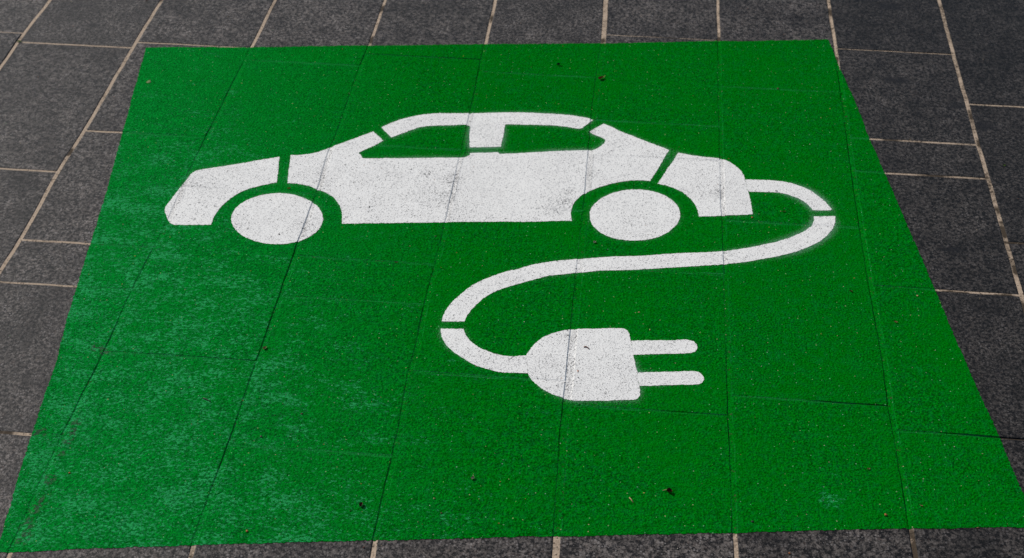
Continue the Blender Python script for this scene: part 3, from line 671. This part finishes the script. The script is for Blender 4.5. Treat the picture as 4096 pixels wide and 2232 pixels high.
put('seed', crumb_mesh(.010, .005, .003, 39), M['brown'], .635, 1.813, -.2, 'brown seed on the bottom edge of the green paint', 'seed')
put('crumb', crumb_mesh(.007, .007, .003, 40), M['dark'], -.553, 2.648, 0, 'black dot of grit on the white car door', 'crumb')
put('crumb', crumb_mesh(.007, .006, .003, 41), M['dark'], -.727, 2.526, 0, 'black dot of grit on the white front wheel', 'crumb')
put('crumb', crumb_mesh(.006, .006, .003, 42), M['dark'], -.394, 2.555, 0, 'black dot of grit on green paint under the car sill', 'crumb')
put('dry_leaf', leaf_mesh(.011, .004, .5, .6, 43), M['orange'], -.744, 2.701, .3, 'orange scrap on the green ring above the front wheel', 'leaf')
put('dry_leaf', leaf_mesh(.012, .007, .3, .5, 44), M['tan'], -.674, 2.155, 1.2, 'yellow straw scrap stuck in the joint left of the cable', 'leaf')
put('crumb', crumb_mesh(.013, .014, .0008, 45), mat_plain('ochre_blot', (.17, .19, .04), (.05, .15, .03)), -1.188, 3.128, 0, 'flat ochre blot near the upper left corner of the panel', 'crumb')

# fine grit nobody could count
rr = random.Random(5); bm = bmesh.new()
for i in range(600):
    x = rr.uniform(-1.7, 1.05); y = rr.uniform(1.6, 3.9); r = rr.choice([.0005, .0006, .0008, .0011])
    m = Matrix.Translation((x, y, zat(x, y, .0010) + r * .5)) @ Matrix.Rotation(rr.uniform(0, 6), 4, 'Z') @ Matrix.Diagonal((1, rr.uniform(.5, 1), .6, 1))
    res = bmesh.ops.create_icosphere(bm, subdivisions=1, radius=r, matrix=m)
    mi = rr.choice([0, 0, 0, 1, 2, 2, 3])
    for f in {f for v in res['verts'] for f in v.link_faces}: f.material_index = mi
me = bpy.data.meshes.new('grit'); bm.to_mesh(me); bm.free()
tag(link_mesh('grit', me, [M['pale'], M['tan'], M['dark'], M['orange']]), 'scattered fine sand grains and specks over paint and slabs', 'grit', kind='stuff')

# ------------------------------------------------------------------ light
sun_dir = Vector(SUN).normalized()          # towards the sun
sl = bpy.data.lights.new('sun', 'SUN'); sl.energy = 3.7; sl.angle = math.radians(1.0); sl.color = (1.0, .955, .90)
so = bpy.data.objects.new('sun', sl); C.objects.link(so)
so.rotation_euler = sun_dir.to_track_quat('Z', 'Y').to_euler(); so.location = sun_dir * 12
wd = bpy.data.worlds.new('World'); scene.world = wd; wd.use_nodes = True
nt = wd.node_tree; bg = nt.nodes['Background']; bg.inputs['Strength'].default_value = .085
sky = nt.nodes.new('ShaderNodeTexSky'); sky.sky_type = 'NISHITA'; sky.sun_disc = False
sky.sun_elevation = math.asin(sun_dir.z); sky.sun_rotation = math.atan2(sun_dir.x, sun_dir.y)
nt.links.new(sky.outputs[0], bg.inputs['Color'])

# ------------------------------------------------------------------ camera
cd = bpy.data.cameras.new('camera'); co_ = bpy.data.objects.new('camera', cd); C.objects.link(co_)
cd.sensor_width = 36; cd.lens = CAM['f'] / 4096 * 36; cd.clip_end = 400; cd.clip_start = .05
p, r, th = CAM['p'], CAM['r'], CAM['th']
fw = Vector((0, math.cos(p), -math.sin(p))); up = Vector((0, math.sin(p), math.cos(p))); rt = Vector((1, 0, 0))
R = math.cos(r) * rt + math.sin(r) * up; U = -math.sin(r) * rt + math.cos(r) * up
Z = Matrix.Rotation(th, 3, 'Z'); R, U, F = Z @ R, Z @ U, Z @ fw
mt = Matrix((R, U, -F)).transposed().to_4x4(); mt.translation = (0, 0, CAM['H'])
co_.matrix_world = mt
cd.dof.use_dof = True; cd.dof.focus_distance = 2.75; cd.dof.aperture_fstop = 7.0
scene.camera = co_
scene.view_settings.view_transform = 'Standard'; scene.view_settings.look = 'None'
scene.view_settings.exposure = EXPO; scene.view_settings.gamma = 1
